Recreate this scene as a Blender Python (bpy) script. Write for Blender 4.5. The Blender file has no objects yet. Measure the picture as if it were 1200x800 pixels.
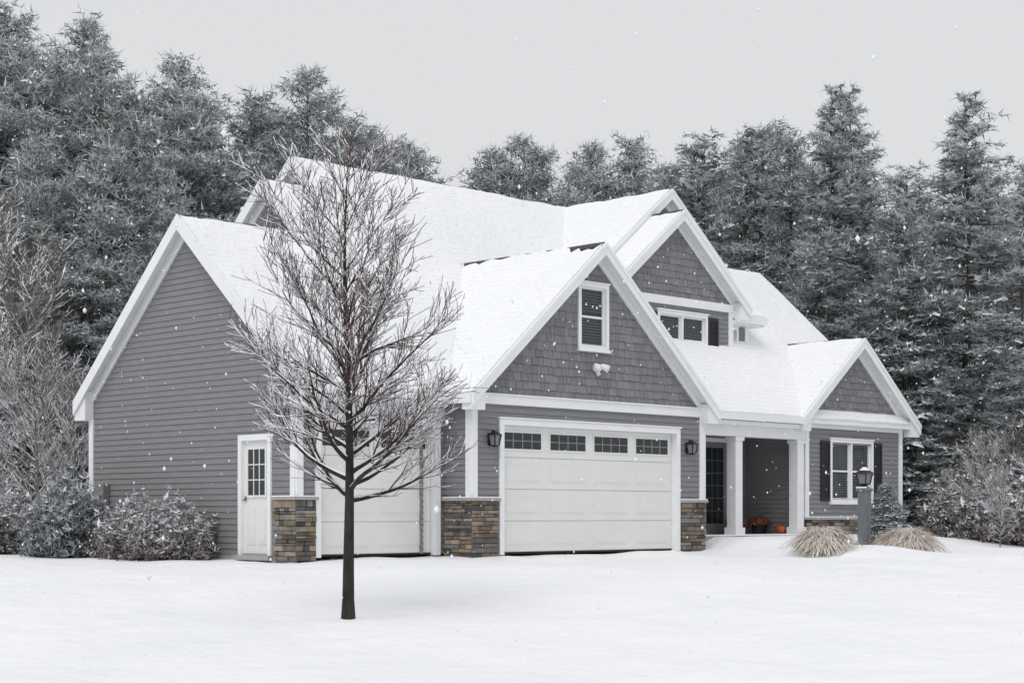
import bpy, math, random
import numpy as np
from mathutils import Vector, noise as mnoise
random.seed(7); RNG=np.random.default_rng(7)
A=math.sqrt(.5)
scene=bpy.context.scene
OX,OY=-.707,30.08

# ------------------------------------------------------------ materials
def newmat(name):
    m=bpy.data.materials.new(name); m.use_nodes=True
    nt=m.node_tree; b=nt.nodes["Principled BSDF"]; return m,nt,b
def mat(name,col,rough=.7,var=.12,scale=8.,bump=0.,bscale=40.,spec=.3,stretch=(1,1,1),attr=None,metal=0.):
    m,nt,b=newmat(name)
    N=nt.nodes.new; L=nt.links.new
    tc=N("ShaderNodeTexCoord"); mp=N("ShaderNodeMapping"); mp.inputs["Scale"].default_value=stretch
    L(tc.outputs["Object"],mp.inputs[0])
    n=N("ShaderNodeTexNoise"); n.inputs["Scale"].default_value=scale; n.inputs["Detail"].default_value=4
    L(mp.outputs[0],n.inputs["Vector"])
    mr=N("ShaderNodeMapRange"); mr.inputs[1].default_value=.25; mr.inputs[2].default_value=.75
    mr.inputs[3].default_value=1-var; mr.inputs[4].default_value=1+var
    L(n.outputs[0],mr.inputs[0])
    mx=N("ShaderNodeVectorMath"); mx.operation='SCALE'
    if attr:
        at=N("ShaderNodeAttribute"); at.attribute_name=attr; L(at.outputs["Color"],mx.inputs[0])
    else: mx.inputs[0].default_value=col
    L(mr.outputs[0],mx.inputs["Scale"]); L(mx.outputs[0],b.inputs["Base Color"])
    b.inputs["Roughness"].default_value=rough; b.inputs["Specular IOR Level"].default_value=spec
    b.inputs["Metallic"].default_value=metal
    if bump>0:
        n2=N("ShaderNodeTexNoise"); n2.inputs["Scale"].default_value=bscale; n2.inputs["Detail"].default_value=3
        L(mp.outputs[0],n2.inputs["Vector"])
        bp=N("ShaderNodeBump"); bp.inputs["Strength"].default_value=bump; bp.inputs["Distance"].default_value=.02
        L(n2.outputs[0],bp.inputs["Height"]); L(bp.outputs[0],b.inputs["Normal"])
    return m
def snowmat(name,roof=False):
    m,nt,b=newmat(name); N=nt.nodes.new; L=nt.links.new
    tc=N("ShaderNodeTexCoord")
    n=N("ShaderNodeTexNoise"); n.inputs["Scale"].default_value=.35; n.inputs["Detail"].default_value=3
    L(tc.outputs["Object"],n.inputs["Vector"])
    cr=N("ShaderNodeValToRGB"); cr.color_ramp.elements[0].position=.3; cr.color_ramp.elements[1].position=.7
    cr.color_ramp.elements[0].color=(.82,.835,.865,1); cr.color_ramp.elements[1].color=(.88,.885,.90,1)
    L(n.outputs[0],cr.inputs[0]); out=cr.outputs[0]
    if roof:
        mp=N("ShaderNodeMapping"); mp.inputs["Scale"].default_value=(2.2,2.2,11); L(tc.outputs["Object"],mp.inputs[0])
        n3=N("ShaderNodeTexNoise"); n3.inputs["Scale"].default_value=3.; n3.inputs["Detail"].default_value=4; n3.inputs["Roughness"].default_value=.65
        L(mp.outputs[0],n3.inputs["Vector"])
        mr=N("ShaderNodeMapRange"); mr.inputs[1].default_value=.54; mr.inputs[2].default_value=.78; mr.inputs[3].default_value=0; mr.inputs[4].default_value=.34
        L(n3.outputs[0],mr.inputs[0])
        mx=N("ShaderNodeMix"); mx.data_type='RGBA'; L(mr.outputs[0],mx.inputs["Factor"]); L(out,mx.inputs["A"]); mx.inputs["B"].default_value=(.42,.43,.45,1)
        out=mx.outputs["Result"]
    L(out,b.inputs["Base Color"])
    b.inputs["Roughness"].default_value=.75; b.inputs["Specular IOR Level"].default_value=.15
    n2=N("ShaderNodeTexNoise"); n2.inputs["Scale"].default_value=(1.6 if not roof else 5.); n2.inputs["Detail"].default_value=5; n2.inputs["Roughness"].default_value=.62
    L(tc.outputs["Object"],n2.inputs["Vector"])
    bp=N("ShaderNodeBump"); bp.inputs["Strength"].default_value=(.9 if not roof else .6); bp.inputs["Distance"].default_value=(.10 if not roof else .06)
    L(n2.outputs[0],bp.inputs["Height"])
    if roof:
        w=N("ShaderNodeTexWave"); w.wave_type='BANDS'; w.bands_direction='Z'; w.wave_profile='SAW'
        w.inputs["Scale"].default_value=3.2; w.inputs["Distortion"].default_value=.5; w.inputs["Detail Scale"].default_value=3
        L(tc.outputs["Object"],w.inputs["Vector"])
        bp2=N("ShaderNodeBump"); bp2.inputs["Strength"].default_value=.9; bp2.inputs["Distance"].default_value=.03
        L(w.outputs["Fac"],bp2.inputs["Height"]); L(bp.outputs[0],bp2.inputs["Normal"]); L(bp2.outputs[0],b.inputs["Normal"])
    else: L(bp.outputs[0],b.inputs["Normal"])
    return m
def frostmat(name,dark,white=(.82,.84,.87)):
    m,nt,b=newmat(name); N=nt.nodes.new; L=nt.links.new
    at=N("ShaderNodeAttribute"); at.attribute_name="frost"
    oi=N("ShaderNodeObjectInfo")
    hs=N("ShaderNodeHueSaturation"); hs.inputs["Color"].default_value=(*dark,1)
    mr=N("ShaderNodeMapRange"); mr.inputs[3].default_value=.8; mr.inputs[4].default_value=1.25
    L(oi.outputs["Random"],mr.inputs[0]); L(mr.outputs[0],hs.inputs["Value"])
    mx=N("ShaderNodeMix"); mx.data_type='RGBA'
    L(at.outputs["Fac"],mx.inputs["Factor"]); L(hs.outputs[0],mx.inputs["A"]); mx.inputs["B"].default_value=(*white,1)
    L(mx.outputs["Result"],b.inputs["Base Color"]); b.inputs["Roughness"].default_value=1
    b.inputs["Specular IOR Level"].default_value=0
    return m
SNOW=snowmat("snow_ground"); RSNOW=snowmat("snow_roof",True)
TSNOW=mat("snow_twig",(.84,.86,.89),.8,.04)
WHITE=mat("white_trim",(.78,.79,.80),.5,.04,3,bump=.05)
DOORW=mat("white_door_paint",(.72,.725,.71),.45,.03,2)
SIDING=mat("gray_siding",(.215,.215,.223),.6,.10,3,bump=.15,bscale=30,stretch=(1,1,8))
SHAKE=mat("gray_shake",(.15,.15,.155),.75,.12,12,bump=.3,bscale=30,stretch=(3,3,.6),attr="col")
ASPH=mat("roof_shingle",(.07,.07,.073),.9,.3,20,bump=.4)
GLASS=mat("window_glass",(.02,.024,.028),.06,.05,spec=.5)
BLIND=mat("blind_slats",(.10,.105,.11),.6,.05)
LITE=mat("door_lites_frame",(.3,.3,.3),.5,.05)
SHUT=mat("shutter_paint",(.022,.024,.03),.5,.1)
BLACK=mat("black_metal",(.012,.012,.014),.4,.1)
STONE=mat("ledge_stone",(1,1,1),.85,.25,9,bump=.5,bscale=25,attr="col")
CAP=mat("stone_cap",(.35,.34,.33),.8,.1)
CONC=mat("concrete",(.35,.35,.34),.85,.1)
METER=mat("gray_metal_box",(.2,.2,.2),.5,.05)
NICKEL=mat("door_hardware",(.3,.28,.24),.3,.05,metal=.9)
POSTM=mat("weathered_post",(.16,.17,.18),.8,.2,6,bump=.3,stretch=(4,4,.5))
BARK=mat("dark_bark",(.030,.027,.023),.9,.6,12,bump=1.,bscale=45,stretch=(1,1,.35))
TWIG=mat("reddish_twig",(.075,.040,.040),.85,.3,10)
GTWIG=mat("gray_twig",(.15,.13,.125),.85,.3,3)
PINE=frostmat("pine_needles",(.060,.086,.072))
PINEHAZE=frostmat("pine_needles_hazed",(.105,.127,.113))  # grey-green base lightened, so distance haze is painted into the needles
SPR=frostmat("spruce_needles",(.045,.07,.066))
SHRUBM=frostmat("shrub_leaves",(.10,.065,.06))
GRASSM=frostmat("dry_grass",(.42,.33,.24))
PTRUNK=mat("pine_bark",(.09,.08,.075),.9,.3)
MUM=mat("mum_flowers",(.45,.12,.03),.7,.3,attr="col")
PUMP=mat("pumpkin_skin",(.50,.10,.03),.5,.15)

# ------------------------------------------------------------ mesh builder
class MB:
    def __init__(s): s.v=[];s.f=[];s.m=[];s.c=[]
    def add(s,vs,fs,m=0,c=(1,1,1)):
        o=len(s.v); s.v+=[tuple(p) for p in vs]
        for f in fs: s.f.append(tuple(i+o for i in f)); s.m.append(m); s.c.append(c)
    def box(s,x0,x1,y0,y1,z0,z1,m=0,c=(1,1,1)):
        s.add([(x0,y0,z0),(x1,y0,z0),(x1,y1,z0),(x0,y1,z0),(x0,y0,z1),(x1,y0,z1),(x1,y1,z1),(x0,y1,z1)],
          [(0,3,2,1),(4,5,6,7),(0,1,5,4),(1,2,6,5),(2,3,7,6),(3,0,4,7)],m,c)
    def fbox(s,F,a,b,h0,h1,d0,d1,m=0,c=(1,1,1)):
        s.fprism(F,[(a,h0),(b,h0),(b,h1),(a,h1)],d0,d1,m,c)
    def fprism(s,F,poly,d0,d1,m=0,c=(1,1,1)):
        n=len(poly)
        vs=[F(p[0],p[1],d0) for p in poly]+[F(p[0],p[1],d1) for p in poly]
        fs=[tuple(range(n)),tuple(range(2*n-1,n-1,-1))]+[(i,(i+1)%n,n+(i+1)%n,n+i) for i in range(n)]
        s.add(vs,fs,m,c)
    def tube(s,pts,rs,n=6,m=0,cap=True):
        P=[Vector(p) for p in pts]; o=len(s.v); k=len(P)
        for i,p in enumerate(P):
            d=(P[min(i+1,k-1)]-P[max(i-1,0)])
            if d.length<1e-6: d=Vector((0,0,1))
            d.normalize()
            x=d.cross(Vector((0,0,1)) if abs(d.z)<.95 else Vector((1,0,0))).normalized(); y=d.cross(x)
            for j in range(n):
                a=2*math.pi*j/n; q=p+(x*math.cos(a)+y*math.sin(a))*rs[i]; s.v.append((q.x,q.y,q.z))
        for i in range(k-1):
            for j in range(n):
                s.f.append((o+i*n+j,o+i*n+(j+1)%n,o+(i+1)*n+(j+1)%n,o+(i+1)*n+j)); s.m.append(m); s.c.append((1,1,1))
        if cap:
            s.f.append(tuple(o+j for j in range(n))[::-1]); s.m.append(m); s.c.append((1,1,1))
            s.f.append(tuple(o+(k-1)*n+j for j in range(n))); s.m.append(m); s.c.append((1,1,1))
    def obj(s,name,mats,parent=None,smooth=False,bevel=0,recalc=False):
        me=bpy.data.meshes.new(name); me.from_pydata(s.v,[],s.f)
        for q in mats: me.materials.append(q)
        me.polygons.foreach_set("material_index",s.m)
        if smooth: me.polygons.foreach_set("use_smooth",[True]*len(s.f))
        ca=me.color_attributes.new("col",'FLOAT_COLOR','CORNER')
        arr=np.ones((len(me.loops),4),dtype=np.float32)
        cnt=np.array([len(f) for f in s.f]); arr[:,:3]=np.repeat(np.array(s.c,dtype=np.float32),cnt,axis=0)
        ca.data.foreach_set("color",arr.ravel())
        me.update()
        if recalc:
            import bmesh
            bm=bmesh.new(); bm.from_mesh(me); bmesh.ops.recalc_face_normals(bm,faces=bm.faces); bm.to_mesh(me); bm.free()
        ob=bpy.data.objects.new(name,me); scene.collection.objects.link(ob)
        if parent: ob.parent=parent
        if bevel:
            mo=ob.modifiers.new("bev","BEVEL"); mo.width=bevel; mo.segments=2; mo.limit_method='ANGLE'
        return ob
def empty(name,loc=(0,0,0),rz=0):
    e=bpy.data.objects.new(name,None); e.location=loc; e.rotation_euler=(0,0,rz); scene.collection.objects.link(e); return e
Ff=lambda v0:(lambda s,h,d:(s,v0-d,h))
Fb=lambda v0:(lambda s,h,d:(s,v0+d,h))
Fl=lambda u0:(lambda s,h,d:(u0-d,s,h))
Fr=lambda u0:(lambda s,h,d:(u0+d,s,h))
def w2(u,v): return OX+A*(u-v), OY+A*(u+v)

# ------------------------------------------------------------ ground
def sm(a,b,x):
    t=np.clip((x-a)/(b-a),0,1); return t*t*(3-2*t)
KY=[-600,0,12,16.5,20,24,28,31,60,120,600]; KH=[-1.0,-1.0,-.98,-.94,-.60,-.30,-.12,-.05,.0,.2,.5]
def gh(X,Y):
    X=np.asarray(X,float);Y=np.asarray(Y,float)
    h=sum(np.interp(Y+o,KY,KH) for o in (-1.5,-.75,0,.75,1.5))/5
    u=((X-OX)+(Y-OY))*A; v=((Y-OY)-(X-OX))*A
    h=h+.27*sm(6.6,7.6,u)*sm(-2.6,-.3,v)*(1-sm(16,20,u))
    h=h-.22*sm(13,19,u)*sm(-6,0,v)
    h=h-.09*sm(-.1,.35,u)*(1-sm(6.3,6.75,u))*(1-sm(-.5,.1,v))*sm(-14,-10,v)
    for uc in (1.9,3.5): h=h-.022*np.exp(-((u-uc+.15*np.sin(v*.4))/.16)**2)*(1-sm(-1.5,-.5,v))*sm(-13,-9,v)
    h=h+.16*np.exp(-((X-6.9)/1.1)**2-((Y-33.2)/.9)**2)
    h=h+.07*np.exp(-((X+1.92)/.5)**2-((Y-20)/.5)**2)
    near=np.exp(-((Y-25)/30)**2)
    h=h+near*(.03*np.sin(X*.7+1.3*np.sin(Y*.31))*np.cos(Y*.53+X*.13)+.020*np.sin(X*2.1+Y*.9)*np.sin(Y*1.7-X*.6)+.011*np.sin(X*4.3-Y*3.1)*np.sin(Y*4.7+X))
    return h
xs=np.concatenate([[-500,-250,-140,-90,-60,-45,-35],np.arange(-28,28.01,.2),[35,45,60,90,140,250,500]])
ys=np.concatenate([[-300,-120,-50,-20,-8,0,5],np.arange(9,48,.2),[50,54,60,70,90,130,200,320,600]])
GX,GY=np.meshgrid(xs,ys); GZ=gh(GX,GY)
nx,ny=len(xs),len(ys)
me=bpy.data.meshes.new("ground")
idx=np.arange(nx*ny).reshape(ny,nx)
q=np.stack([idx[:-1,:-1],idx[:-1,1:],idx[1:,1:],idx[1:,:-1]],-1).reshape(-1,4)
me.from_pydata(np.stack([GX,GY,GZ],-1).reshape(-1,3).tolist(),[],q.tolist())
me.polygons.foreach_set("use_smooth",[True]*len(q)); me.materials.append(SNOW)
scene.collection.objects.link(bpy.data.objects.new("snowy_ground",me))

# ------------------------------------------------------------ house
H=empty("gray_house",(OX,OY,0),math.radians(45))
def xr(poly,h):
    xs=[]
    n=len(poly)
    for i in range(n):
        a,b=poly[i],poly[(i+1)%n]
        if (a[1]-h)*(b[1]-h)<=0 and abs(a[1]-b[1])>1e-9:
            t=(h-a[1])/(b[1]-a[1]); xs.append(a[0]+t*(b[0]-a[0]))
    return (min(xs),max(xs)) if len(xs)>1 else None
def segs(a,b,h0,h1,holes):
    out=[(a,b)]
    for (p,q_,r,t) in holes:
        if r<(h0+h1)/2<t:
            o2=[]
            for (x,y) in out:
                if q_<=x or p>=y: o2.append((x,y))
                else:
                    if p>x: o2.append((x,p))
                    if q_<y: o2.append((q_,y))
            out=o2
    return out
def clap(mb,F,poly,holes=[],ex=.105,m=0):
    h0=min(p[1] for p in poly); h1=max(p[1] for p in poly)
    h=h0
    while h<h1-.01:
        t=min(h+ex,h1-.001); a=xr(poly,h+.0005); b=xr(poly,t)
        if a and b:
            for (l,r) in segs(a[0],a[1],h,t,holes):
                lt,rt=max(l,b[0]),min(r,b[1])
                if rt<lt: lt=rt=(lt+rt)/2
                mb.add([F(l,h,.022),F(r,h,.022),F(rt,t,.004),F(lt,t,.004),F(l,h,0),F(r,h,0)],[(0,1,2,3),(4,5,1,0)],m)
        h+=ex
def shakes(mb,F,poly,holes=[],ex=.15,m=0):
    h0=min(p[1] for p in poly); h1=max(p[1] for p in poly); h=h0
    while h<h1-.01:
        t=min(h+ex,h1-.001); a=xr(poly,h+.0005); b=xr(poly,t)
        if a and b:
            for (l,r) in segs(a[0],a[1],h,t,holes):
                x=l
                while x<r-.005:
                    w=random.uniform(.09,.22); y=min(x+w,r); g=.004
                    d=random.uniform(.02,.03); hb=h+random.uniform(-.008,.008) if h>h0 else h
                    k=random.uniform(.88,1.14)
                    c=(.205*k,.205*k,.213*k)
                    x0,x1=x+g,y-g
                    tx0,tx1=max(x0,b[0]),min(x1,b[1])
                    if tx1<tx0: tx0=tx1=min(max(x0,b[0]),max(b[1],b[0]))
                    if x1>x0:
                        mb.add([F(x0,hb,d),F(x1,hb,d),F(tx1,t,.008),F(tx0,t,.008),F(x0,hb,0),F(x1,hb,0),F(tx1,t,0),F(tx0,t,0)],
                          [(0,1,2,3),(4,5,1,0),(0,3,7,4),(5,6,2,1)],m,c)
                    x=y
                mb.add([F(l,h,.001),F(r,h,.001),F(min(r,b[1]),t,.001),F(max(l,b[0]),t,.001)],[(0,1,2,3)],m,(.07,.07,.072))
        h+=ex
S=.9
Lr=[(-3.53,-.7,3.85),(-.7,.67,5.2),(.67,11.,6.05),(11.,14.87,4.85)]
EV=.35;EH=2.85
def mp(v,rv): return EH+S*(v-EV) if v<=rv else EH+S*(2*rv-v-EV)
DT=.12
walls=MB(); trim=MB()
def slope(name,c,ridge_in=.03,eave_in=-.02,side_in=(0,0),th=.05):
    c=[Vector(p) for p in c]
    d=MB(); lo=[p-Vector((0,0,DT)) for p in c]
    d.add(c+lo,[(0,1,2,3)],0); d.add(c+lo,[(7,6,5,4),(0,4,5,1),(1,5,6,2),(2,6,7,3),(3,7,4,0)],1)
    d.obj(name+"_deck",[ASPH,WHITE],H)
    s=MB(); W=(c[1]-c[0]).length; L=(c[3]-c[0]).length
    nu=max(2,int(W/.14)); nv=max(2,int(L/.18))
    eu=side_in[0]/W; ev=side_in[1]/W
    def P(a,b): return (c[0]*(1-a)+c[1]*a)*(1-b)+(c[3]*(1-a)+c[2]*a)*b
    vs=[];fs=[]
    for j in range(nv+1):
        for i in range(nu+1):
            a=i/nu; b=j/nv
            a2=eu+(1-eu-ev)*a
            nz=mnoise.noise(P(a,b)*1.7)+.5*mnoise.noise(P(a,b)*5)
            top=1-max(.003,(ridge_in*(1+2.2*mnoise.noise(P(a,0)*1.3+Vector((0,0,9)))+1.2*mnoise.noise(P(a,0)*6))))/L
            bot=(eave_in+.02*mnoise.noise(P(a,0)*4))/L
            p=P(a2,bot+(top-bot)*b)
            edge=(j==0 or j==nv)
            t=th+.016*nz
            if edge: t*=.75
            vs.append(p+Vector((0,0,t)))
    fs=[(j*(nu+1)+i,j*(nu+1)+i+1,(j+1)*(nu+1)+i+1,(j+1)*(nu+1)+i) for j in range(nv) for i in range(nu)]
    ring=[i for i in range(nu+1)]+[j*(nu+1)+nu for j in range(1,nv+1)]+[nv*(nu+1)+i for i in range(nu-1,-1,-1)]+[j*(nu+1) for j in range(nv-1,0,-1)]
    o=len(vs); k=len(ring)
    for r in ring: vs.append(vs[r]-Vector((0,0,th*.9)))
    fs+=[(ring[i],o+i,o+(i+1)%k,ring[(i+1)%k]) for i in range(k)]
    s.add(vs,fs,0); s.obj(name+"_snow",[RSNOW],H,smooth=False)
def rake(F,s0,h0,s1,h1,d0,d1,ht,m=0,top=.0):
    trim.fprism(F,[(s0,h0-top),(s1,h1-top),(s1,h1-top-ht),(s0,h0-top-ht)],d0,d1,m)
def ridgecap(p,q,hh=.03):
    p=Vector(p);q=Vector(q)
    d=(q-p).normalized(); x=d.cross(Vector((0,0,1))).normalized()
    trim.add([p+x*.11-Vector((0,0,.07)),p+Vector((0,0,hh)),p-x*.11-Vector((0,0,.07)),q+x*.11-Vector((0,0,.07)),q+Vector((0,0,hh)),q-x*.11-Vector((0,0,.07))],
       [(0,1,4,3),(1,2,5,4),(0,2,1),(3,4,5)],1)
for i,(u0,u1,rv) in enumerate(Lr):
    rh=mp(rv,rv)
    slope("main_roof_front_%d"%i,[(u0,EV,EH),(u1,EV,EH),(u1,rv,rh),(u0,rv,rh)],ridge_in=.025)
    ve=2*rv-EV
    slope("main_roof_rear_%d"%i,[(u1,ve,EH),(u0,ve,EH),(u0,rv,rh),(u1,rv,rh)],ridge_in=.02)
    ridgecap((u0,rv,rh),(u1,rv,rh))
    if i<3:
        F=Fl(u0)
        vlo={0:EV,1:3.0,2:4.4}[i]
        rake(F,vlo,mp(vlo,rv),rv,rh,0,.045,.27,top=-.015)
        rake(F,ve,EH,rv,rh,0,.045,.27,top=-.015)
        uw=u0+.2; Fw=Fl(uw)
        rake(Fw,.6,mp(.6,rv),rv,rh,0,.05,.24,top=DT+.003)
        rake(Fw,ve-.27,mp(ve-.27,rv),rv,rh,0,.05,.24,top=DT+.003)
        poly=[(.71,0),(ve-.27,0),(ve-.27,mp(ve-.27,rv)-DT),(rv,rh-DT),(.71,mp(.71,rv)-DT)]
        holes=[(1.36,2.28,0,2.0)] if i==0 else []
        clap(walls,Fw,poly,holes)
    trim.box(u0,u1,ve,ve+.03,EH-.2,EH-.005)
    trim.box(u0+.01,u1-.01,ve-.36,ve-.003,EH-.22,EH-.15)
    clap(walls,Fb(ve-.27),[(u0+.2,0),(u1+.2 if i<3 else u1-.2,0),(u1+.2 if i<3 else u1-.2,EH),(u0+.2,EH)])
for (u1,rv) in ((10.99,6.05),(14.66,4.85)):
    ve=2*rv-EV; F=Fr(u1)
    clap(walls,F,[(.71,0),(ve-.27,0),(ve-.27,mp(ve-.27,rv)-DT),(rv,mp(rv,rv)-DT),(.71,mp(.71,rv)-DT)])
F=Fr(14.87); rake(F,EV,EH,4.85,mp(4.85,4.85),0,.045,.25,top=-.015); rake(F,2*4.85-EV,EH,4.85,mp(4.85,4.85),0,.045,.25,top=-.015)
F=Fl(-3.53)
for (a,b) in ((7.36,6.98),(.34,.80)):
    trim.fprism(F,[(a,EH-.02),(a,EH-.36),(b,EH-.36),(b,EH+.2)],-.19,-.004)
for (a,b) in ((-3.53,-.26),(6.70,10.35)):
    trim.box(a,b,EV-.09,EV-.004,EH-.16,EH-.02)
    trim.box(a,b,EV,.70,EH-.26,EH-.17)
v1=.71
clap(walls,Ff(v1),[(-3.33,0),(0,0),(0,EH+.1),(-3.33,EH+.1)],[(-2.85,-.25,0,2.26)])
trim.fbox(Ff(v1),-3.33,-.02,EH-.44,EH-.262,.0,.04)
GC=3.22;GHs=3.47;GPH=5.80;GEH=2.80;gs=(GPH-GEH)/GHs
gdoor=(.76,5.60,0,2.30)
clap(walls,Ff(0),[(0,0),(6.44,0),(6.44,2.7),(0,2.7)],[gdoor])
shk=MB()
shakes(shk,Ff(0),[(0,2.82),(6.44,2.82),(6.44,2.86),(GC,GPH-DT),(0,2.86)],[(2.77,3.55,3.85,5.0)])
clap(walls,Fl(0),[(0,0),(.71,0),(.71,2.8),(0,2.8)])
clap(walls,Fr(6.44),[(0,0),(2.2,0),(2.2,2.95),(0,2.95)])
trim.fbox(Ff(0),-.03,6.47,2.66,2.82,.0,.055)
trim.fbox(Ff(0),-.05,6.49,2.822,2.85,.0,.085)
def cross_gable(name,c,hs,ph,s_,vf,vb,lr_in=(.04,.04),wall=None,frieze=True,ov=.25,tip=True):
    eh=ph-s_*hs
    slope(name+"_left",[(c-hs,vb,eh),(c-hs,vf,eh),(c,vf,ph),(c,vb,ph)],ridge_in=lr_in[0])
    slope(name+"_right",[(c+hs,vf,eh),(c+hs,vb,eh),(c,vb,ph),(c,vf,ph)],ridge_in=lr_in[1])
    ridgecap((c,vf,ph),(c,vb,ph))
    F=Ff(vf)
    rake(F,c-hs,eh,c,ph,0,.045,.23,top=-.015); rake(F,c+hs,eh,c,ph,0,.045,.23,top=-.015)
    rake(F,c-hs,eh,c,ph,.046,.062,.08,top=-.018); rake(F,c+hs,eh,c,ph,.046,.062,.08,top=-.018)
    Fw=Ff(vf+ov)
    if frieze:
        rake(Fw,c-hs+.25,eh+.25*s_,c,ph,0,.05,.18,top=DT+.003); rake(Fw,c+hs-.25,eh+.25*s_,c,ph,0,.05,.18,top=DT+.003)
    if tip:
        for sg in (-1,1):
            e=c+sg*hs; i_=c+sg*(hs-.34)
            trim.fprism(F,[(e,eh-.03),(e,eh-.27),(i_,eh-.27),(i_,eh+.12)],-ov+.01,-.004)
    trim.box(c-hs-.05,c-hs-.003,vf,vb,eh-.16,eh-.01); trim.box(c+hs+.003,c+hs+.05,vf,vb,eh-.16,eh-.01)
cross_gable("garage_roof",GC,GHs,GPH,gs,-.25,3.63,lr_in=(.12,.03))
AC=8.2;AP=7.32;AS=.8
cross_gable("upper_gable_roof",AC,2.42,AP,AS,1.92,5.3,lr_in=(.06,.03))
a0,a1=6.2,10.2; wt=AP-DT-AS*2.0
shakes(shk,Ff(2.15),[(a0,5.42),(a1,5.42),(a1,wt),(AC,AP-DT),(a0,wt)] if wt>5.43 else [(a0+.1,5.42),(a1-.1,5.42),(AC,AP-DT)])
clap(walls,Ff(2.15),[(a0,2.9),(a1,2.9),(a1,5.3),(a0,5.3)],[(7.62,9.24,3.55,5.08)])
trim.fbox(Ff(2.15),a0-.02,a1+.02,5.27,5.45,0,.055)
clap(walls,Fl(a0),[(2.15,3),(5,3),(5,5.6),(2.15,5.6)]); clap(walls,Fr(a1),[(2.15,3),(5,3),(5,5.6),(2.15,5.6)])
trim.fbox(Ff(2.15),a1-.13,a1+.025,3.0,5.27,0,.04)
cross_gable("rear_peak_roof",8.85,2.1,7.98,.8,2.8,6.05,lr_in=(.03,.03),tip=False)
shakes(shk,Ff(3.05),[(6.9,6.0),(10.8,6.0),(10.8,6.2),(8.85,7.98-DT),(6.9,6.2)])
slope("bay_roof",[(10.2,2.05,5.25),(11.3,2.05,5.25),(11.3,6.0,7.6),(10.2,6.0,7.6)],ridge_in=.02)
trim.box(10.21,11.33,1.96,2.046,5.06,5.24); trim.box(10.21,11.3,2.05,2.42,5.02,5.12)
trim.fprism(Fr(11.3),[(2.05,5.25),(6,7.6),(6,7.4),(2.05,5.05)],0,.03)
clap(walls,Ff(2.35),[(10.2,4.3),(11.05,4.3),(11.05,5.1),(10.2,5.1)],[(10.28,10.62,4.5,4.95)])
clap(walls,Fr(11.05),[(2.35,4.2),(6,4.2),(6,7.4),(2.35,5.1)])
trim.fbox(Ff(2.35),10.94,11.07,4.3,5.06,0,.04)
DC=12.75;DP=4.74
cross_gable("right_gable_roof",DC,2.4,DP,.8,.3,2.5,lr_in=(.035,.035))
wv=.55
shakes(shk,Ff(wv),[(10.8,2.84),(14.7,2.84),(14.7,DP-DT-.8*1.95),(DC,DP-DT),(10.8,DP-DT-.8*1.95)])
clap(walls,Ff(wv),[(10.8,0),(14.7,0),(14.7,2.7),(10.8,2.7)],[(11.78,13.42,1.02,2.36)])
trim.fbox(Ff(wv),10.78,14.72,2.64,2.82,0,.055); trim.fbox(Ff(wv),10.76,14.74,2.822,2.85,0,.08)
clap(walls,Fl(10.8),[(.55,0),(2.2,0),(2.2,2.8),(.55,2.8)]); clap(walls,Fr(14.7),[(.55,0),(2.0,0),(2.0,2.8),(.55,2.8)])
clap(walls,Ff(2.2),[(6.44,0),(10.8,0),(10.8,2.75),(6.44,2.75)],[(9.2,10.5,.25,2.4)])
trim.box(6.46,10.78,.52,.78,2.36,2.59)
trim.box(6.46,10.78,.79,2.19,2.62,2.66)
porch=MB()
porch.box(6.46,10.79,.42,2.18,-.3,.24,0); porch.box(7.2,10.2,.12,.415,-.3,.10,0)
porch.obj("porch_floor",[CONC],H,recalc=True)
ps=MB(); ps.box(6.5,10.5,.40,.95,.243,.27,0); ps.box(7.18,10.22,.10,.39,.103,.14,0)
ps.obj("porch_snow",[SNOW],H,recalc=True,bevel=.012)
for uc in (8.38,10.62):
    cb=MB(); cb.box(uc-.12,uc+.12,.53,.77,.27,2.36,0); cb.box(uc-.16,uc+.16,.49,.81,.24,.42,0); cb.box(uc-.15,uc+.15,.50,.80,2.27,2.355,0)
    cb.obj("porch_column",[WHITE],H,bevel=.008,recalc=True)
for F,s0,s1,h0,h1 in ((Ff(0),-.03,.10,.99,2.66),(Fl(0),-.0,.12,.99,2.78),(Ff(0),6.34,6.465,.99,2.66),(Ff(v1),-3.355,-3.22,.99,2.42),(Fl(-3.33),.71,.83,.99,2.86),
    (Fl(-3.33),6.96,7.10,0,2.5),(Ff(wv),14.59,14.725,.62,2.64),(Ff(wv),10.775,10.9,.62,2.64),(Fr(6.44),0,.1,.99,2.64)):
    trim.fbox(F,s0,s1,h0,h1,0,.045)
trim.box(6.475,6.55,-.02,.05,.3,2.62)
fd=MB()
for F,a,b in ((Ff(0),0,.65),(Ff(0),5.7,6.44),(Fl(-3.33),.71,7.08),(Fl(0),0,.71)):
    fd.fbox(F,a,b,-.3,.03,-.02,.012)
fd.obj("foundation",[CONC],H,recalc=True)
walls.obj("siding_walls",[SIDING],H)
shk.obj("shake_gables",[SHAKE],H)

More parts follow.
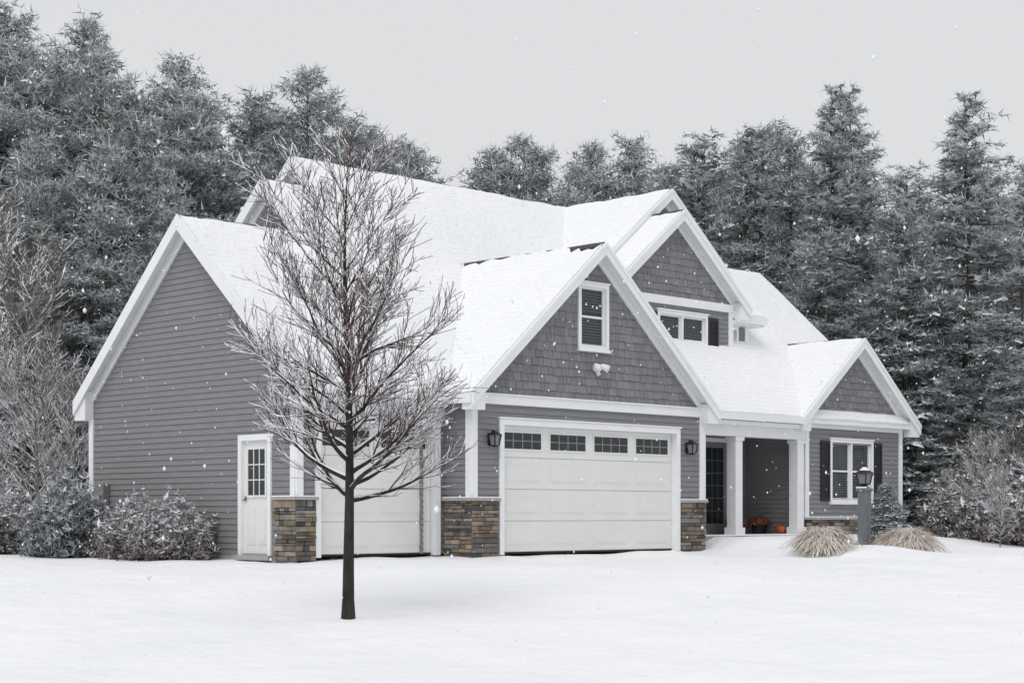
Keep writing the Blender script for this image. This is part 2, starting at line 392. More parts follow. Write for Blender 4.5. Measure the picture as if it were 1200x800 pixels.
st=MB(); pal=[(.20,.15,.115),(.27,.21,.155),(.13,.12,.11),(.19,.18,.17),(.29,.235,.17),(.10,.095,.085),(.24,.20,.17),(.16,.13,.11),(.28,.26,.235),(.17,.165,.16)]
def stones(F,a,b,h0,h1):
    h=h0
    st.fbox(F,a,b,h0,h1,-.01,.03,0,(.05,.045,.04))
    while h<h1-.02:
        t=min(h+random.uniform(.04,.10),h1)
        if h1-t<.04: t=h1
        x=a
        while x<b-.01:
            y=min(x+random.uniform(.10,.36),b)
            if b-y<.07: y=b
            k=random.uniform(.6,1.15); c=random.choice(pal)
            st.fbox(F,x+.004,y-.004,h+.004,t-.004,.02,random.uniform(.05,.09),0,tuple(k*q_ for q_ in c))
            x=y
        h=t
def cap(F,a,b,h):
    st.fbox(F,a-.03,b+.03,h+.002,h+.05,-.01,.11,1)
    st.fbox(F,a-.02,b+.02,h+.053,h+.075,-.01,.10,2)
for F,a,b,h in ((Ff(0),-.05,.60,.93),(Fl(0),-.05,.66,.93),(Ff(0),5.74,6.50,.93),(Ff(v1),-3.38,-2.97,.93),(Fl(-3.33),.66,1.25,.93),
                (Fr(6.44),-.05,1.0,.93)):
    stones(F,a,b,-.08,h); cap(F,a,b,h)
stones(Ff(wv),10.80,14.75,.1,.58); cap(Ff(wv),10.8,14.75,.58)
st.obj("stone_veneer",[STONE,CAP,SNOW],H,recalc=True,bevel=.006)

def garage_door(name,F,a,b,hgt,nw):
    g=MB(); 
    g.fbox(F,a,b,0,hgt,-.16,-.12,0)
    n=4; sh=hgt/n; W=b-a; D=-.12
    for r in range(n):
        h0=r*sh+.009; h1=(r+1)*sh-.004
        g.fbox(F,a+.01,b-.01,h0,h1,D,D+.02,0)
        for k in range(nw):
            x0=a+W*(k+.5)/nw-W/nw*.40; x1=a+W*(k+.5)/nw+W/nw*.40
            if r<n-1:
                g.fbox(F,x0,x1,h0+.12,h1-.12,D+.02,D+.025,0)
                g.fbox(F,x0+.04,x1-.04,h0+.155,h1-.155,D+.025,D+.031,0)
            else:
                z0=h0+.15; z1=h1-.12
                g.fbox(F,x0,x1,z0,z1,D+.02,D+.024,1)
                for (p,q_,r0,r1) in ((x0-.03,x0,z0-.03,z1+.03),(x1,x1+.03,z0-.03,z1+.03),(x0,x1,z0-.03,z0),(x0,x1,z1,z1+.03)):
                    g.fbox(F,p,q_,r0,r1,D+.02,D+.035,0)
                m_=4
                for j in range(1,m_): 
                    xx=x0+(x1-x0)*j/m_; g.fbox(F,xx-.008,xx+.008,z0,z1,D+.024,D+.03,3)
                zz=(z0+z1)/2; g.fbox(F,x0,x1,zz-.006,zz+.006,D+.0245,D+.029,3)
    g.fbox(F,a,b,-.02,.018,-.13,-.09,2)
    g.obj(name,[DOORW,GLASS,BLACK,LITE],H,recalc=True)
    c=.11
    for (p,q_,r0,r1) in ((a-c,a,-.03,hgt+c),(b,b+c,-.03,hgt+c),(a,b,hgt,hgt+c)):
        trim.fbox(F,p,q_,r0,r1,-.17,.05)
    trim.fbox(F,a-c-.03,b+c+.03,hgt+c+.003,hgt+c+.03,0,.07)
garage_door("double_garage_door",Ff(0),.76,5.60,2.30,4)
garage_door("single_garage_door",Ff(v1),-2.85,-.25,2.26,2)

def window(name,F,a,b,h0,h1,units=1,shutters=0,sw=.38,blinds=True,glassd=-.05):
    w=MB(); t=.075
    for (p,q_,r0,r1,d) in ((a-t,a,h0-t,h1+t,.05),(b,b+t,h0-t,h1+t,.05),(a,b,h1,h1+t,.052),(a,b,h0-t,h0,.052),(a-t-.02,b+t+.02,h0-t-.035,h0-t-.002,.085),(a-t-.02,b+t+.02,h1+t+.002,h1+t+.03,.075)):
        w.fbox(F,p,q_,r0,r1,-.07,d,0)
    W=(b-a)/units
    for k in range(units):
        x0=a+k*W; x1=x0+W
        f=.035
        if k: w.fbox(F,x0-.03,x0+.03,h0,h1,-.06,.03,0)
        xa=x0+(0.03 if k else 0); xb=x1-(.03 if k<units-1 else 0); mid=(h0+h1)/2
        w.fbox(F,xa,xb,h0,h1,glassd-.02,glassd,1)
        for (p,q_,r0,r1) in ((xa,xa+f,h0,h1),(xb-f,xb,h0,h1),(xa+f,xb-f,h0,h0+f),(xa+f,xb-f,h1-f,h1),(xa+f,xb-f,mid-.02,mid+.02)):
            w.fbox(F,p,q_,r0,r1,glassd,glassd+.035,0)
        if blinds:
            z=h0+f+.02
            while z<h1-f:
                if abs(z-mid)>.05: w.fbox(F,xa+f+.005,xb-f-.005,z,z+.020,glassd,glassd+.004,2)
                z+=.055
    w.fbox(F,a-t-.01,b+t+.01,h0-t-.001,h0-t+.02,.05,.082,3)
    w.obj(name,[WHITE,GLASS,BLIND,SNOW],H,recalc=True)
    if shutters:
        s=MB()
        for sg in ((a-t-.02-sw,a-t-.02),(b+t+.02,b+t+.02+sw)):
            x0,x1=sg; 
            s.fbox(F,x0,x1,h0-.03,h1+.03,.01,.035)
            for (p,q_,r0,r1) in ((x0,x0+.05,h0-.03,h1+.03),(x1-.05,x1,h0-.03,h1+.03),(x0+.05,x1-.05,h0-.03,h0+.04),(x0+.05,x1-.05,h1-.04,h1+.03),(x0+.05,x1-.05,(h0+h1)/2-.03,(h0+h1)/2+.03)):
                s.fbox(F,p,q_,r0,r1,.035,.055)
            z=h0+.06
            while z<h1-.06:
                s.add([F(x0+.05,z,.052),F(x1-.05,z,.052),F(x1-.05,z+.035,.036),F(x0+.05,z+.035,.036)],[(0,1,2,3)]); z+=.04
        s.obj(name+"_shutters",[SHUT],H)
window("garage_gable_window",Ff(0),2.80,3.50,3.87,4.98,1)
window("upper_window",Ff(2.15),7.64,9.22,3.57,5.06,2,shutters=1,sw=.36)
window("right_window",Ff(wv),11.80,13.40,1.04,2.34,2,shutters=1,sw=.34)
window("bay_window",Ff(2.35),10.30,10.60,4.52,4.93,1,blinds=False)
trim.obj("white_trim_boards",[WHITE,ASPH],H,recalc=True)
F=Ff(2.2); w=MB()
for (p,q_,r0,r1) in ((9.16,9.25,.25,2.42),(10.45,10.54,.25,2.42),(9.25,10.45,2.33,2.42),(10.10,10.16,.25,2.33)): w.fbox(F,p,q_,r0,r1,-.07,.05,0)
w.fbox(F,9.25,10.10,.25,2.33,-.06,-.02,1)
w.fbox(F,9.36,9.99,.5,2.2,-.02,-.012,2)
for k in range(1,6): w.fbox(F,9.36,9.99,.5+k*.283-.01,.5+k*.283+.01,-.012,-.004,3)
for k in range(1,3): w.fbox(F,9.36+k*.21-.01,9.36+k*.21+.01,.5,2.2,-.012,-.003,3)
w.fbox(F,10.16,10.45,.9,2.33,-.05,-.03,2); w.fbox(F,10.16,10.45,.25,.9,-.05,-.03,0)
w.obj("front_door",[WHITE,METER,GLASS,BLIND],H,recalc=True)
F=Fl(-3.33); w=MB()
for (p,q_,r0,r1) in ((1.36,1.45,0,2.05),(2.19,2.28,0,2.05),(1.45,2.19,1.95,2.05)): w.fbox(F,p,q_,r0,r1,-.08,.05,0)
w.fbox(F,1.45,2.19,.0,1.95,-.06,-.02,1)
w.fbox(F,1.58,2.06,1.02,1.80,-.02,-.014,2)
for (p,q_,r0,r1) in ((1.54,1.58,.98,1.84),(2.06,2.10,.98,1.84),(1.58,2.06,.98,1.02),(1.58,2.06,1.80,1.84)): w.fbox(F,p,q_,r0,r1,-.02,.0,1)
for k in (1,2):
    w.fbox(F,1.58+.16*k-.009,1.58+.16*k+.009,1.02,1.80,-.014,-.003,1); w.fbox(F,1.58,2.06,1.02+.26*k-.009,1.02+.26*k+.009,-.014,-.004,1)
for (p,q_) in ((1.55,1.79),(1.86,2.10)): w.fbox(F,p,q_,.18,.82,-.02,-.010,1); w.fbox(F,p+.04,q_-.04,.23,.77,-.010,-.003,1)
w.fbox(F,2.11,2.15,.92,1.0,-.02,.03,3); w.fbox(F,1.34,2.30,-.08,.0,-.06,.12,4)
w.obj("side_door",[WHITE,DOORW,GLASS,NICKEL,CONC],H,recalc=True)
w=MB(); w.fbox(F,6.40,6.76,.82,1.27,.02,.16,0); w.fbox(F,6.48,6.68,.90,1.08,.16,.22,0); w.tube([F(6.58,-.1,.06),F(6.58,.83,.06)],[.025,.025],8,0)
w.obj("utility_box",[METER],H,recalc=True,bevel=.01)
def sconce(F,s,h):
    w=MB(); w.fbox(F,s-.05,s+.05,h-.10,h+.12,.02,.045,0)
    w.tube([F(s,h+.08,.04),F(s,h+.17,.09),F(s,h+.15,.15)],[.012,.012,.012],6,0)
    def fr(h0,r0,h1,r1,m):
        vs=[F(s+x*r0,h0,.15+y*r0) for x,y in ((-1,-1),(1,-1),(1,1),(-1,1))]+[F(s+x*r1,h1,.15+y*r1) for x,y in ((-1,-1),(1,-1),(1,1),(-1,1))]
        w.add(vs,[(0,1,2,3),(7,6,5,4),(0,1,5,4),(1,2,6,5),(2,3,7,6),(3,0,4,7)],m)
    fr(h+.08,.10,h+.15,.02,0); fr(h-.10,.05,h+.078,.075,1); fr(h-.13,.03,h-.102,.06,0)
    for x,y in ((-1,-1),(1,-1),(1,1),(-1,1)):
        w.tube([F(s+x*.052,h-.10,.15+y*.052),F(s+x*.079,h+.08,.15+y*.079)],[.014,.014],5,0)
    w.obj("wall_lantern",[BLACK,METER],H,recalc=True)
sconce(Ff(0),.42,2.02); sconce(Ff(0),5.95,2.02)
w=MB(); F=Ff(0); w.tube([F(3.2,3.46,.02),F(3.2,3.46,.07)],[.07,.07],12,0)
for sx in (-.09,.09): w.tube([F(3.2+sx*.3,3.48,.07),F(3.2+sx,3.50,.12),F(3.2+sx*1.5,3.44,.24)],[.03,.05,.075],12,0)
w.tube([F(3.2,3.42,.06),F(3.2,3.33,.12)],[.035,.045],10,0)
w.obj("flood_light",[WHITE],H,recalc=True,smooth=True)

# ------------------------------------------------------------ fast tri mesh w/ frost attribute
def trimesh(name,V,T,frost,mats,midx=None):
    me=bpy.data.meshes.new(name); me.vertices.add(len(V)); me.vertices.foreach_set("co",V.astype(np.float32).ravel())
    me.loops.add(T.size); me.loops.foreach_set("vertex_index",T.astype(np.int32).ravel())
    me.polygons.add(len(T)); me.polygons.foreach_set("loop_start",np.arange(0,T.size,3,dtype=np.int32)); 
    for q_ in mats: me.materials.append(q_)
    if midx is not None: me.polygons.foreach_set("material_index",midx.astype(np.int32))
    at=me.attributes.new("frost",'FLOAT','POINT'); at.data.foreach_set("value",frost.astype(np.float32))
    me.update(calc_edges=True); me.validate(); return me
def unit(a): return a/np.maximum(np.linalg.norm(a,axis=-1,keepdims=True),1e-6)
def blades(C,D,nb,length,width,rng,spread=1.,up=.15,fb=.25,fz=.5,fr=.3,dirw=.6,jit=.03):
    n=len(C); C=np.repeat(C,nb,0); D=np.repeat(D,nb,0); N=len(C)
    d=unit(D*dirw+unit(rng.normal(size=(N,3)))*spread+np.array([0,0,up]))
    p=unit(np.cross(d,rng.normal(size=(N,3))))
    l=length*rng.uniform(.6,1.2,(N,1)); w=width*rng.uniform(.6,1.3,(N,1))
    C=C+rng.normal(size=(N,3))*jit
    V=np.stack([C-p*w/2,C+p*w/2,C+d*l],1).reshape(-1,3)
    f=np.clip(fb+fz*d[:,2]+fr*rng.uniform(-1,1,N),0,1)
    F=np.stack([f*.55,f*.55,f],1).ravel()
    return V,F
def caps(C,D,size,rng,off=.05):
    n=len(C); D=D.copy(); D[:,2]*=.6; D=unit(D+rng.normal(size=(n,3))*.25)
    s=unit(np.cross(D,np.array([0,0,1.])))*1.0
    l=size*rng.uniform(.5,1.3,(n,1)); w=size*.4*rng.uniform(.5,1.3,(n,1))
    c=C+np.array([0,0,off]); dz=np.array([0,0,1.])
    a=c-D*l*.5; b=c+s*w-dz*.04; e=c+D*l*.6-dz*.05; g=c-s*w-dz*.04
    V=np.stack([a,b,e, a,e,g],1).reshape(-1,3)
    return V,np.full(len(V),.97)
def trunkgeo(H_,r0,n=7,bend=.0):
    mb=MB(); k=8
    mb.tube([(bend*math.sin(i*1.1),bend*math.cos(i*1.7),H_*i/k-.3) for i in range(k+1)],[r0*(1-.93*i/k) for i in range(k+1)],n)
    V=[];
    for f in mb.f:
        for i in range(1,len(f)-1): V+= [mb.v[f[0]],mb.v[f[i]],mb.v[f[i+1]]]
    return np.array(V)
def pine_mesh(name,seed,Hh,R,kind,mat_,fb=.33,capf=.6,nbl=7,sp=1.,bw=.038,bl=.27,cs=.22,whorl=.42,jit=.07):
    rng=np.random.default_rng(seed); C=[];D=[]; TW=[]
    z=.06*Hh
    lop=rng.uniform(0,6.28)
    while z<Hh*.985:
        fr=z/Hh
        if kind=='cone': prof=(1-fr)**.66*1.0+.04
        elif kind=='round': prof=min(1,(1-fr**3.5)**.7*(.6+.45*math.sin(fr*3.0))+.05)
        else: prof=(1-fr)**.45*(.78+.22*math.sin(fr*9+seed))+.05
        nb=rng.integers(5,8)
        for k in range(nb):
            az=rng.uniform(0,6.28); L=R*prof*rng.uniform(.5,1.25)*(1+.15*math.cos(az-lop))
            L=max(L,.3)
            el=math.radians(-6+44*fr**1.8+rng.uniform(-14,16)); dr=.16*(1-fr)+.03
            dh=np.array([math.cos(az),math.sin(az),0]); sd=np.array([-dh[1],dh[0],0])
            zb=z+rng.uniform(-.14,.14)
            def P(t): return np.array([0,0,zb])+dh*L*t*math.cos(el)+np.array([0,0,1])*(L*t*math.sin(el)-dr*L*t*t)
            t=.25
            while t<=1.0:
                p=P(t); bd=unit(p-P(t-.1))
                C.append(p);D.append(bd)
                l=(.30+.25*rng.random())*L*(1-t*.75)+.12
                for sg in (-1,1):
                    dd=unit(bd*.75+sd*sg*.8+np.array([0,0,rng.uniform(-.15,.2)]))
                    x=.2
                    while x<l:
                        C.append(p+dd*x+rng.normal(size=3)*.05);D.append(dd); x+=.28*sp
                t+=.32*sp/L*rng.uniform(.8,1.2)
            TW.append((P(0),P(1)))
        z+=whorl*rng.uniform(.75,1.3)*(1-.35*fr)
    C=np.array(C);D=np.array(D)
    V1,F1=blades(C,D,nbl,bl,bw,rng,1.0,.12,fb,.42,.28,jit=jit)
    sel=rng.random(len(C))<capf
    V2,F2=caps(C[sel],D[sel],cs,rng)
    Vt=trunkgeo(Hh,.16*Hh/12,7,.06)
    B=[];
    for a,b in TW:
        w=np.array([0,0,.03]); B+=[a-w,a+w,b]
    B=np.array(B)
    V=np.concatenate([V1,V2,Vt,B]); F=np.concatenate([F1,F2,np.full(len(Vt),.1),np.full(len(B),.15)])
    T=np.arange(len(V)).reshape(-1,3)
    mi=np.concatenate([np.zeros((len(V1)+len(V2))//3),np.ones((len(Vt)+len(B))//3)])
    return trimesh(name,V,T,F,[mat_,PTRUNK],mi)
PM=[pine_mesh("pine_a",1,14,2.8,'cone',PINE,.36,1.0,cs=.32,whorl=.52,jit=.05),pine_mesh("pine_b",2,14,2.6,'cone',PINE,.36,1.0,cs=.32,whorl=.52,jit=.05),
    pine_mesh("pine_c",3,14,3.2,'irr',PINEHAZE,.46,.7),pine_mesh("pine_d",4,14,2.8,'round',PINEHAZE,.46,.7),pine_mesh("pine_e",5,14,3.0,'irr',PINE,.40,.95,cs=.28,whorl=.48)]
FM=[pine_mesh("far_pine_a",11,14,3.0,'cone',PINEHAZE,.46,.75,5,1.35,.060,.34,cs=.28),pine_mesh("far_pine_b",12,14,3.1,'irr',PINEHAZE,.46,.7,5,1.35,.060,.34,cs=.28)]
forest=empty("pine_forest")
def put(me,name,X,Y,h,parent,wide=1.,mh=14.):
    o=bpy.data.objects.new(name,me); z=float(gh(X,Y))-.05
    s=h/mh; o.location=(X,Y,z); o.scale=(s*wide,s*wide,s); o.rotation_euler=(random.uniform(-.03,.03),random.uniform(-.03,.03),random.uniform(0,6.28))
    scene.collection.objects.link(o)
    if parent: o.parent=parent
    return o
def px(x,top,Y): return (x-600)/2000*Y, .67+(604-top)/2000*Y
L_=[(-8,5,50,3),(25,20,51,2),(62,70,52,3),(100,22,53,2),(128,62,50,3),(165,118,50,3),(210,82,50,3),(250,132,52,3),(286,112,52,2),(330,140,54,3),(366,96,52,3),(405,140,54,2),(430,160,56,3),(470,168,58,3),(488,172,57,2),
    (40,150,46,2),(130,170,47,3),(200,190,47,2),(-60,30,50,2),
    (580,172,60,3),(600,158,60,3),(640,165,60,2),(668,190,58,3),(705,165,60,3),(742,152,60,2),(785,185,56,3),(818,155,56,4),(862,142,54,1),(900,138,54,4),(935,150,52,4)]
for x,t,Y,k in L_:
    X,h=px(x,t,Y); put(PM[k],"forest_pine",X,Y,h,forest,random.uniform(.95,1.2))
SK=[(-300,40),(0,40),(60,90),(105,60),(160,120),(210,115),(290,135),(365,120),(420,170),(480,185),(505,240),(555,240),(575,190),(640,185),(740,180),(790,190),(850,165),(905,165),(960,140),(1010,130),(1065,200),(1130,150),(1175,190),(1210,200),(1500,120)]
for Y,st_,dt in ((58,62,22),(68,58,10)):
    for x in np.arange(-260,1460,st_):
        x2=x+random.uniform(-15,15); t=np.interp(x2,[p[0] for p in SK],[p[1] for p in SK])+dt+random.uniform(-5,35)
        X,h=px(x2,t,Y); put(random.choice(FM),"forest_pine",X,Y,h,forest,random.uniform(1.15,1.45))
for x,t,Y in ((-60,330,44),(20,340,43),(95,300,45),(150,300,46),(1225,330,42),(1010,330,47),(1060,300,49),(1110,420,45),(950,260,48),(1180,400,44)):
    X,h=px(x,t,Y); put(PM[random.choice([2,3]) if x<600 else random.choice([0,1,4])],"forest_pine",X,Y,h,forest,1.5)
for x,t,Y,k,wd in ((968,90,50,0,1.0),(1008,88,51,1,1.0),(1132,98,47,0,1.2),(1062,188,47,4,1.1),(1192,178,45,1,1.2)):
    X,h=px(x,t,Y); put(PM[k],"pine_tree",X,Y,h,None,wd)

# ------------------------------------------------------------ bare deciduous trees
def rand_perp(d,rng):
    v=Vector(rng.normal(size=3)); v=v-d*v.dot(d); return v.normalized()
def bare_tree(name,seed,Ht,clear,Rfun,nprim,trunk_r,l2,l3,rmin,snow=True,mats=(BARK,TWIG,TSNOW),sides=(9,5,4,3),angf=None,lift=.05,sth=.0012,tap=.85,s3=.7):
    rng=np.random.default_rng(seed); mb=MB()
    k=14; tp=[];tr=[]
    for i in range(k+1):
        t=i/k; tp.append(Vector((.045*math.sin(t*7+seed)*t*Ht/5,.04*math.cos(t*5+seed)*t*Ht/5,-.15+(Ht+.15)*t)))
        tr.append(max(rmin,trunk_r*(1-.95*t**tap)*(1.25 if i==0 else 1)))
    mb.tube(tp,tr,sides[0],0)
    def trunk_at(h):
        t=(h+.15)/(Ht+.15)*k; i=min(int(t),k-1); f=t-i; return tp[i].lerp(tp[i+1],f), tr[i]*(1-f)+tr[i+1]*f
    def snowtube(pts,rs,n):
        q=[];r2=[]
        for i,p in enumerate(pts):
            q.append(p+Vector((0,0,rs[i]*.85+sth*.5))); r2.append((rs[i]*.66+sth)*(.4+1.0*rng.random()))
        mb.tube(q,r2,n,2,False)
    def grow(p,d,L,r,lev):
        n=max(3,int(L/.13)) if lev<3 else 3
        pts=[p.copy()];rs=[r]; dd=d.copy(); st=L/n
        for i in range(n):
            dd=(dd+Vector((0,0,lift if lev==1 else lift+.02))+Vector(rng.normal(size=3))*(.085 if lev<3 else .12)).normalized()
            pts.append(pts[-1]+dd*st); rs.append(max(rmin*.8,r*(1-.9*(i+1)/n)))
        mb.tube(pts,rs,sides[lev],0 if lev==1 and r>.02 else 1,False)
        if snow:
            hz=1-abs(d.z)
            if hz>.12 and (lev<3 or rng.random()<s3): snowtube(pts,rs,3)
        if lev>=3: return
        cnt=int(L*(l2 if lev==1 else l3)+rng.random())
        for j in range(cnt):
            t=rng.uniform(.12,1.0) if lev==1 else rng.uniform(.1,1.0)
            f=t*n; i=min(int(f),n-1); q=pts[i].lerp(pts[i+1],f-i)
            dv=(pts[i+1]-pts[i]).normalized(); a=math.radians(rng.uniform(22,50))
            nd=(dv*math.cos(a)+rand_perp(dv,rng)*math.sin(a)+Vector((0,0,.16))).normalized()
            if nd.z<-.25: nd.z=abs(nd.z)*.3; nd.normalize()
            if lev==1: l=L*rng.uniform(.22,.50)*(1.2-t*.6)
            else: l=L*rng.uniform(.25,.55)*(1.1-t*.5)+.05
            grow(q,nd,l,max(rmin,rs[i]*.55),lev+1)
    for i in range(nprim):
        t=i/(nprim-1); h=clear+(Ht*.93-clear)*t**1.12
        p,rt=trunk_at(h); R=Rfun(h)*rng.uniform(.75,1.12)
        az=i*2.399+rng.uniform(-.4,.4); e=math.radians((angf(t) if angf else 28+38*t)+rng.uniform(-6,6))
        L=R/math.cos(e)
        L=min(L,(Ht-h)*1.2+.2)
        grow(p,Vector((math.cos(az)*math.cos(e),math.sin(az)*math.cos(e),math.sin(e))),L,max(rmin,min(rt*.6,.012+.012*L)),1)
    return mb.obj(name,list(mats))
rf=lambda h: np.interp(h,[1.4,2.2,3.0,3.8,4.6,5.5],[1.72,1.65,1.32,.98,.58,.2])
t=bare_tree("bare_maple_tree",12,5.45,1.40,rf,46,.080,11,11,.0040,angf=lambda t:18+45*t,lift=.040,sth=.0026,s3=.75)
X,Y=(408-600)/2000*20.,20.; t.location=(X,Y,float(gh(X,Y))-.03)
fr_t=bare_tree("frosted_bare_tree",21,7,.7,lambda h:np.interp(h,[.7,2.5,5,7],[1.6,2.2,1.6,.4]),30,.07,6.5,6.5,.008,mats=(GTWIG,GTWIG,TSNOW),sides=(6,4,3,3),sth=.0045,s3=.6)
def placeb(o,X,Y,s,rz):
    o.location=(X,Y,float(gh(X,Y))-.05); o.scale=(s,s,s); o.rotation_euler=(0,0,rz)
first=True
for x,Y,hh in ((42,36,4.3),(-20,38,5.0),(88,40,4.0),(20,43,7.2),(85,46,7.4),(-45,43,9),(1150,41,2.5),(1195,42,3.0),(1113,43,1.9),(1240,41,3.5),(1172,39,1.8)):
    o=fr_t if first else bpy.data.objects.new("frosted_bare_tree",fr_t.data)
    if not first: scene.collection.objects.link(o)
    first=False
    placeb(o,(x-600)/2000*Y,Y,hh/7,random.uniform(0,6.28))

# ------------------------------------------------------------ shrubs
def shrub_mesh(name,seed,R,Hh,mat_,n=900,bl=(.10,.035),frost=(.25,.5,.3),nb=7,cf=.6):
    rng=np.random.default_rng(seed); u=unit(rng.normal(size=(n,3))); u[:,2]=np.abs(u[:,2])
    rad=rng.uniform(.25,1,n)**.45*(1+.20*np.sin(u[:,0]*5+seed)*np.cos(u[:,1]*6)+.10*rng.normal(size=n))
    C=u*rad[:,None]*np.array([R,R,Hh]); C[:,2]+=.04
    V1,F1=blades(C,u,nb,bl[0],bl[1],rng,1.,.2,frost[0],frost[1],frost[2])
    sel=rng.random(n)<cf*np.clip(u[:,2]*1.4,0,1)
    V2,F2=caps(C[sel],unit(rng.normal(size=(sel.sum(),3))*[1,1,.2]),.12,rng,.05)
    B=[]
    for c in C[::3]:
        b=np.array([c[0]*.15,c[1]*.15,0]); w=unit(rng.normal(size=3))*.008; B+=[b-w,b+w,c*1.06]
    B=np.array(B); V=np.concatenate([V1,V2,B]); F=np.concatenate([F1,F2,np.full(len(B),.1)])
    return trimesh(name,V,np.arange(len(V)).reshape(-1,3),F,[mat_])
def putm(me,name,X,Y,dz=0,s=1):
    o=bpy.data.objects.new(name,me); o.location=(X,Y,float(gh(X,Y))+dz); o.scale=(s,s,s); o.rotation_euler=(0,0,random.uniform(0,6)); scene.collection.objects.link(o); return o
putm(shrub_mesh("evergreen_shrub",1,.74,1.35,SPR,1500,bl=(.14,.03),frost=(.26,.5,.3),cf=.9),"evergreen_shrub",-8.05,30.9)
sb=shrub_mesh("sh2",2,.68,.90,SHRUBM,1500,bl=(.085,.026),frost=(.24,.45,.3),nb=8,cf=.95)
for x,Y,s in ((113,31.2,.95),(160,30.3,1.02),(205,29.6,1.0),(20,32.5,1.05),(-20,31.5,1.)): putm(sb,"deciduous_shrub",(x-600)/2000*Y,Y,0,s)
for x,Y,s in ((1120,42,1.3),(1165,41,1.5),(1205,41,1.5)): putm(sb,"deciduous_shrub",(x-600)/2000*Y,Y,0,s)
def grass_mesh(name,seed,R,Hh,n=2600):
    rng=np.random.default_rng(seed); V=[];F=[]
    for i in range(n):
        a=rng.uniform(0,6.28); lean=rng.uniform(.05,1)**.6*(1+.2*math.sin(a*2+1)); b=np.array([math.cos(a),math.sin(a),0]); p0=b*rng.uniform(0,.2)
        L=Hh*rng.uniform(.75,1.15); pts=[]; tw=np.array([-b[1],b[0],0])*rng.normal()*.25
        for k in range(5):
            t=k/4; pts.append(p0+b*R*lean*t**1.2+tw*t*t+np.array([0,0,1])*(L*(2.1*t-1.25*t*t)*(1-.25*lean)-lean**2*L*.62*t**3))
        s=np.array([-b[1],b[0],0])*.006
        for k in range(4):
            q=pts[k];r=pts[k+1]; V+=[q-s,q+s,r+s,q-s,r+s,r-s]; f=(.15 if k<1 else .7)*rng.random()+(.35 if k in(1,2) else 0); F+=[min(f,1)]*6
    V=np.array(V); return trimesh(name,V,np.arange(len(V)).reshape(-1,3),np.array(F),[GRASSM])
gm=grass_mesh("gm",3,.50,.54)
for x,Y in ((965,33.0),(1063,33.6)): putm(gm,"dry_ornamental_grass",(x-600)/2000*Y,Y,-.04)
def spruce_mesh(name,seed,R,Hh,n=1300):
    rng=np.random.default_rng(seed); z=rng.uniform(0,1,n)**1.2; a=rng.uniform(0,6.28,n); r=R*(1-z)**.9*rng.uniform(.3,1.1,n)**.5+.02
    r*=1+.15*np.sin(z*40)
    C=np.stack([np.cos(a)*r,np.sin(a)*r,z*Hh+.05],1); D=np.stack([np.cos(a),np.sin(a),.25+0*a],1)
    V1,F1=blades(C,D,7,.11,.02,rng,.8,.1,.2,.45,.3,dirw=1.)
    sel=rng.random(n)<.9; V2,F2=caps(C[sel],unit(D[sel]),.15,rng,.035)
    V=np.concatenate([V1,V2]); return trimesh(name,V,np.arange(len(V)).reshape(-1,3),np.concatenate([F1,F2]),[SPR])
putm(spruce_mesh("spruce",6,.55,1.25),"dwarf_spruce",(1038-600)/2000*35.2,35.2)

lp=empty("lamp_post",((1013-600)/2000*34.2,34.2,float(gh(7.06,34.2))),math.radians(45))
w=MB(); w.box(-.10,.10,-.10,.10,-.3,1.22,0); w.box(-.125,.125,-.125,.125,1.18,1.24,0); w.box(-.12,.12,-.12,.12,-.1,.15,0); w.obj("post",[POSTM],lp,bevel=.012,recalc=True)
w=MB()
def fr(h0,r0,h1,r1,m):
    c=((-1,-1),(1,-1),(1,1),(-1,1))
    w.add([(x*r0,y*r0,h0) for x,y in c]+[(x*r1,y*r1,h1) for x,y in c],[(3,2,1,0),(4,5,6,7),(0,1,5,4),(1,2,6,5),(2,3,7,6),(3,0,4,7)],m)
fr(1.241,.06,1.30,.04,0); fr(1.30,.07,1.33,.09,0); fr(1.332,.075,1.53,.11,1); fr(1.532,.15,1.64,.03,0); fr(1.64,.02,1.72,.012,0)
for x,y in ((-1,-1),(1,-1),(1,1),(-1,1)): w.tube([(x*.078,y*.078,1.33),(x*.115,y*.115,1.535)],[.014,.014],5,0)
w.obj("lantern",[BLACK,METER],lp,recalc=True)
w=MB(); fr(1.60,.075,1.665,.02,0); w.box(-.12,-.09,-.12,.12,1.243,1.27,0); w.box(.09,.12,-.12,.12,1.243,1.27,0); w.obj("snow_cap",[SNOW],lp,recalc=True)

def pumpkin(u,v,h,r):
    w=MB(); nr=10;ns=32; vs=[];fs=[]
    for i in range(nr+1):
        th=math.pi*i/nr
        for j in range(ns):
            a=2*math.pi*j/ns
            rr=r*math.sin(th)*(1-.08*abs(math.cos(a*4))); vs.append((rr*math.cos(a),rr*math.sin(a),r*.75*(1-math.cos(th))-.12*r*math.exp(-(math.sin(th)*3)**2)*(1 if i>nr/2 else -1)))
    for i in range(nr):
        for j in range(ns): fs.append((i*ns+j,i*ns+(j+1)%ns,(i+1)*ns+(j+1)%ns,(i+1)*ns+j))
    w.add(vs,fs,0); w.tube([(0,0,r*1.3),(.01,0,r*1.55),(.04,0,r*1.75)],[.03,.02,.022],6,1)
    o=w.obj("pumpkin",[PUMP,PTRUNK],None,smooth=True); X,Y=w2(u,v); o.location=(X,Y,h)
pumpkin(10.50,.98,.27,.13)
rng=np.random.default_rng(5)
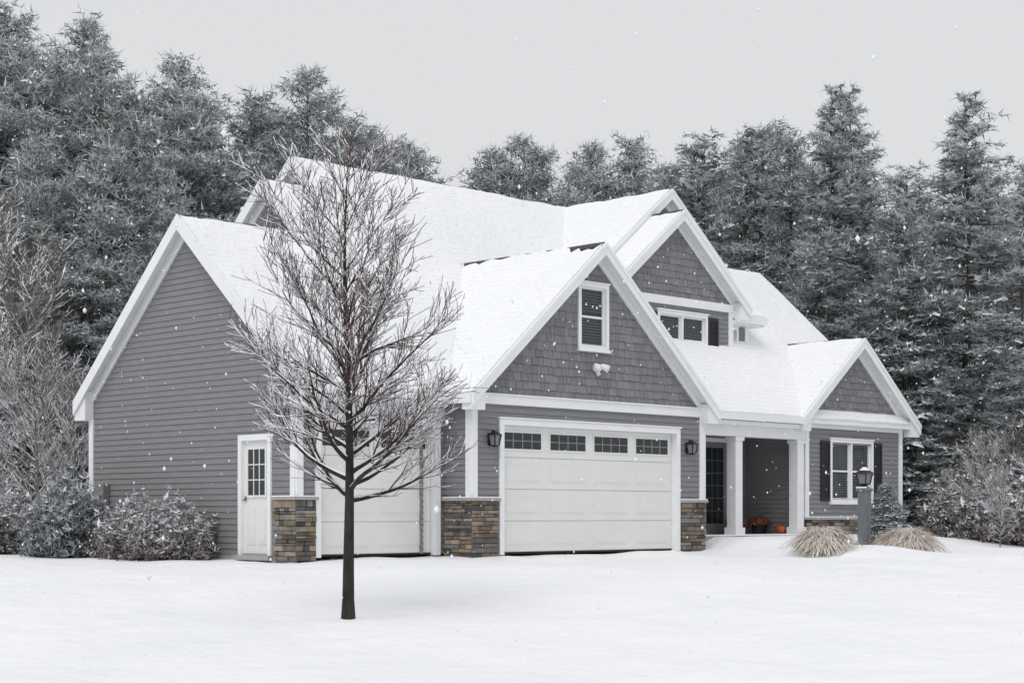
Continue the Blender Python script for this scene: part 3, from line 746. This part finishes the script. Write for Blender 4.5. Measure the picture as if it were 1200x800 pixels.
for (u,v,r,c) in ((10.25,1.45,.24,(.36,.05,.035)),(9.85,1.75,.25,(.42,.27,.05)),(10.45,1.5,.24,(.32,.03,.035))):
    w=MB(); X,Y=w2(u,v)
    w.tube([(0,0,0),(0,0,.22)],[.11,.15],14,1)
    for i in range(420):
        d=unit(rng.normal(size=3)); d[2]=abs(d[2]); p=d*r*rng.uniform(.8,1.05); p[2]=p[2]*.8+.22
        s=.022; x=unit(np.cross(d,rng.normal(size=3))); y=np.cross(d,x); k=rng.uniform(.6,1.3); green=rng.random()<.45
        cc=(.04,.07,.03) if green else tuple(k*q_ for q_ in c)
        w.add([p-x*s,p-y*s,p+x*s,p+y*s],[(0,1,2,3)],0,cc)
    o=w.obj("potted_mums",[MUM,SHUT]); o.location=(X,Y,.245)

n=13000; rng=np.random.default_rng(77)
C=np.stack([rng.uniform(-16,18,n),rng.uniform(9,47,n),rng.uniform(-.3,14.5,n)],1); r=(rng.uniform(.005,.011,n)+.007*(rng.random(n)<.10))[:,None]
o6=np.array([[1,0,0],[-1,0,0],[0,1,0],[0,-1,0],[0,0,1.5],[0,0,-1.5]])
V=(C[:,None,:]+o6[None]*r[:,None,:]).reshape(-1,3)
t8=np.array([[0,2,4],[2,1,4],[1,3,4],[3,0,4],[2,0,5],[1,2,5],[3,1,5],[0,3,5]])
T=(t8[None]+(np.arange(n)*6)[:,None,None]).reshape(-1,3)
me=trimesh("falling_snow",V,T,np.ones(len(V)),[TSNOW]); scene.collection.objects.link(bpy.data.objects.new("falling_snow",me))

# ------------------------------------------------------------ light
wd=bpy.data.worlds.new("World"); scene.world=wd; wd.use_nodes=True; nt=wd.node_tree; bg=nt.nodes["Background"]
sky=nt.nodes.new("ShaderNodeTexSky"); sky.sky_type='NISHITA'; sky.sun_disc=False; sky.sun_elevation=math.radians(50); sky.sun_rotation=math.radians(200); sky.air_density=1; sky.dust_density=6
hs=nt.nodes.new("ShaderNodeHueSaturation"); hs.inputs["Saturation"].default_value=.12; hs.inputs["Value"].default_value=1.0
nt.links.new(sky.outputs[0],hs.inputs["Color"])
mx=nt.nodes.new("ShaderNodeMix"); mx.data_type='RGBA'; mx.inputs["Factor"].default_value=.9
mx.inputs["B"].default_value=(7.75,7.85,8.03,1)
nt.links.new(hs.outputs[0],mx.inputs["A"]); nt.links.new(mx.outputs["Result"],bg.inputs["Color"]); bg.inputs["Strength"].default_value=.1
sl=bpy.data.lights.new("sun","SUN"); sl.energy=1.15; sl.angle=math.radians(40); sl.color=(1,.985,.96)
so=bpy.data.objects.new("sun",sl); scene.collection.objects.link(so)
el=math.radians(50); az=math.radians(200)
d=Vector((math.sin(az)*math.cos(el),math.cos(az)*math.cos(el),math.sin(el)))
so.rotation_euler=d.to_track_quat('Z','Y').to_euler()
scene.view_settings.view_transform='Standard'; scene.view_settings.look='None'; scene.view_settings.exposure=0

cam=bpy.data.cameras.new("camera"); co=bpy.data.objects.new("camera",cam); scene.collection.objects.link(co)
co.location=(0,0,.67); co.rotation_euler=(math.radians(90),0,0); cam.sensor_width=36; cam.lens=60; cam.shift_y=.17; cam.clip_end=2000
scene.camera=co
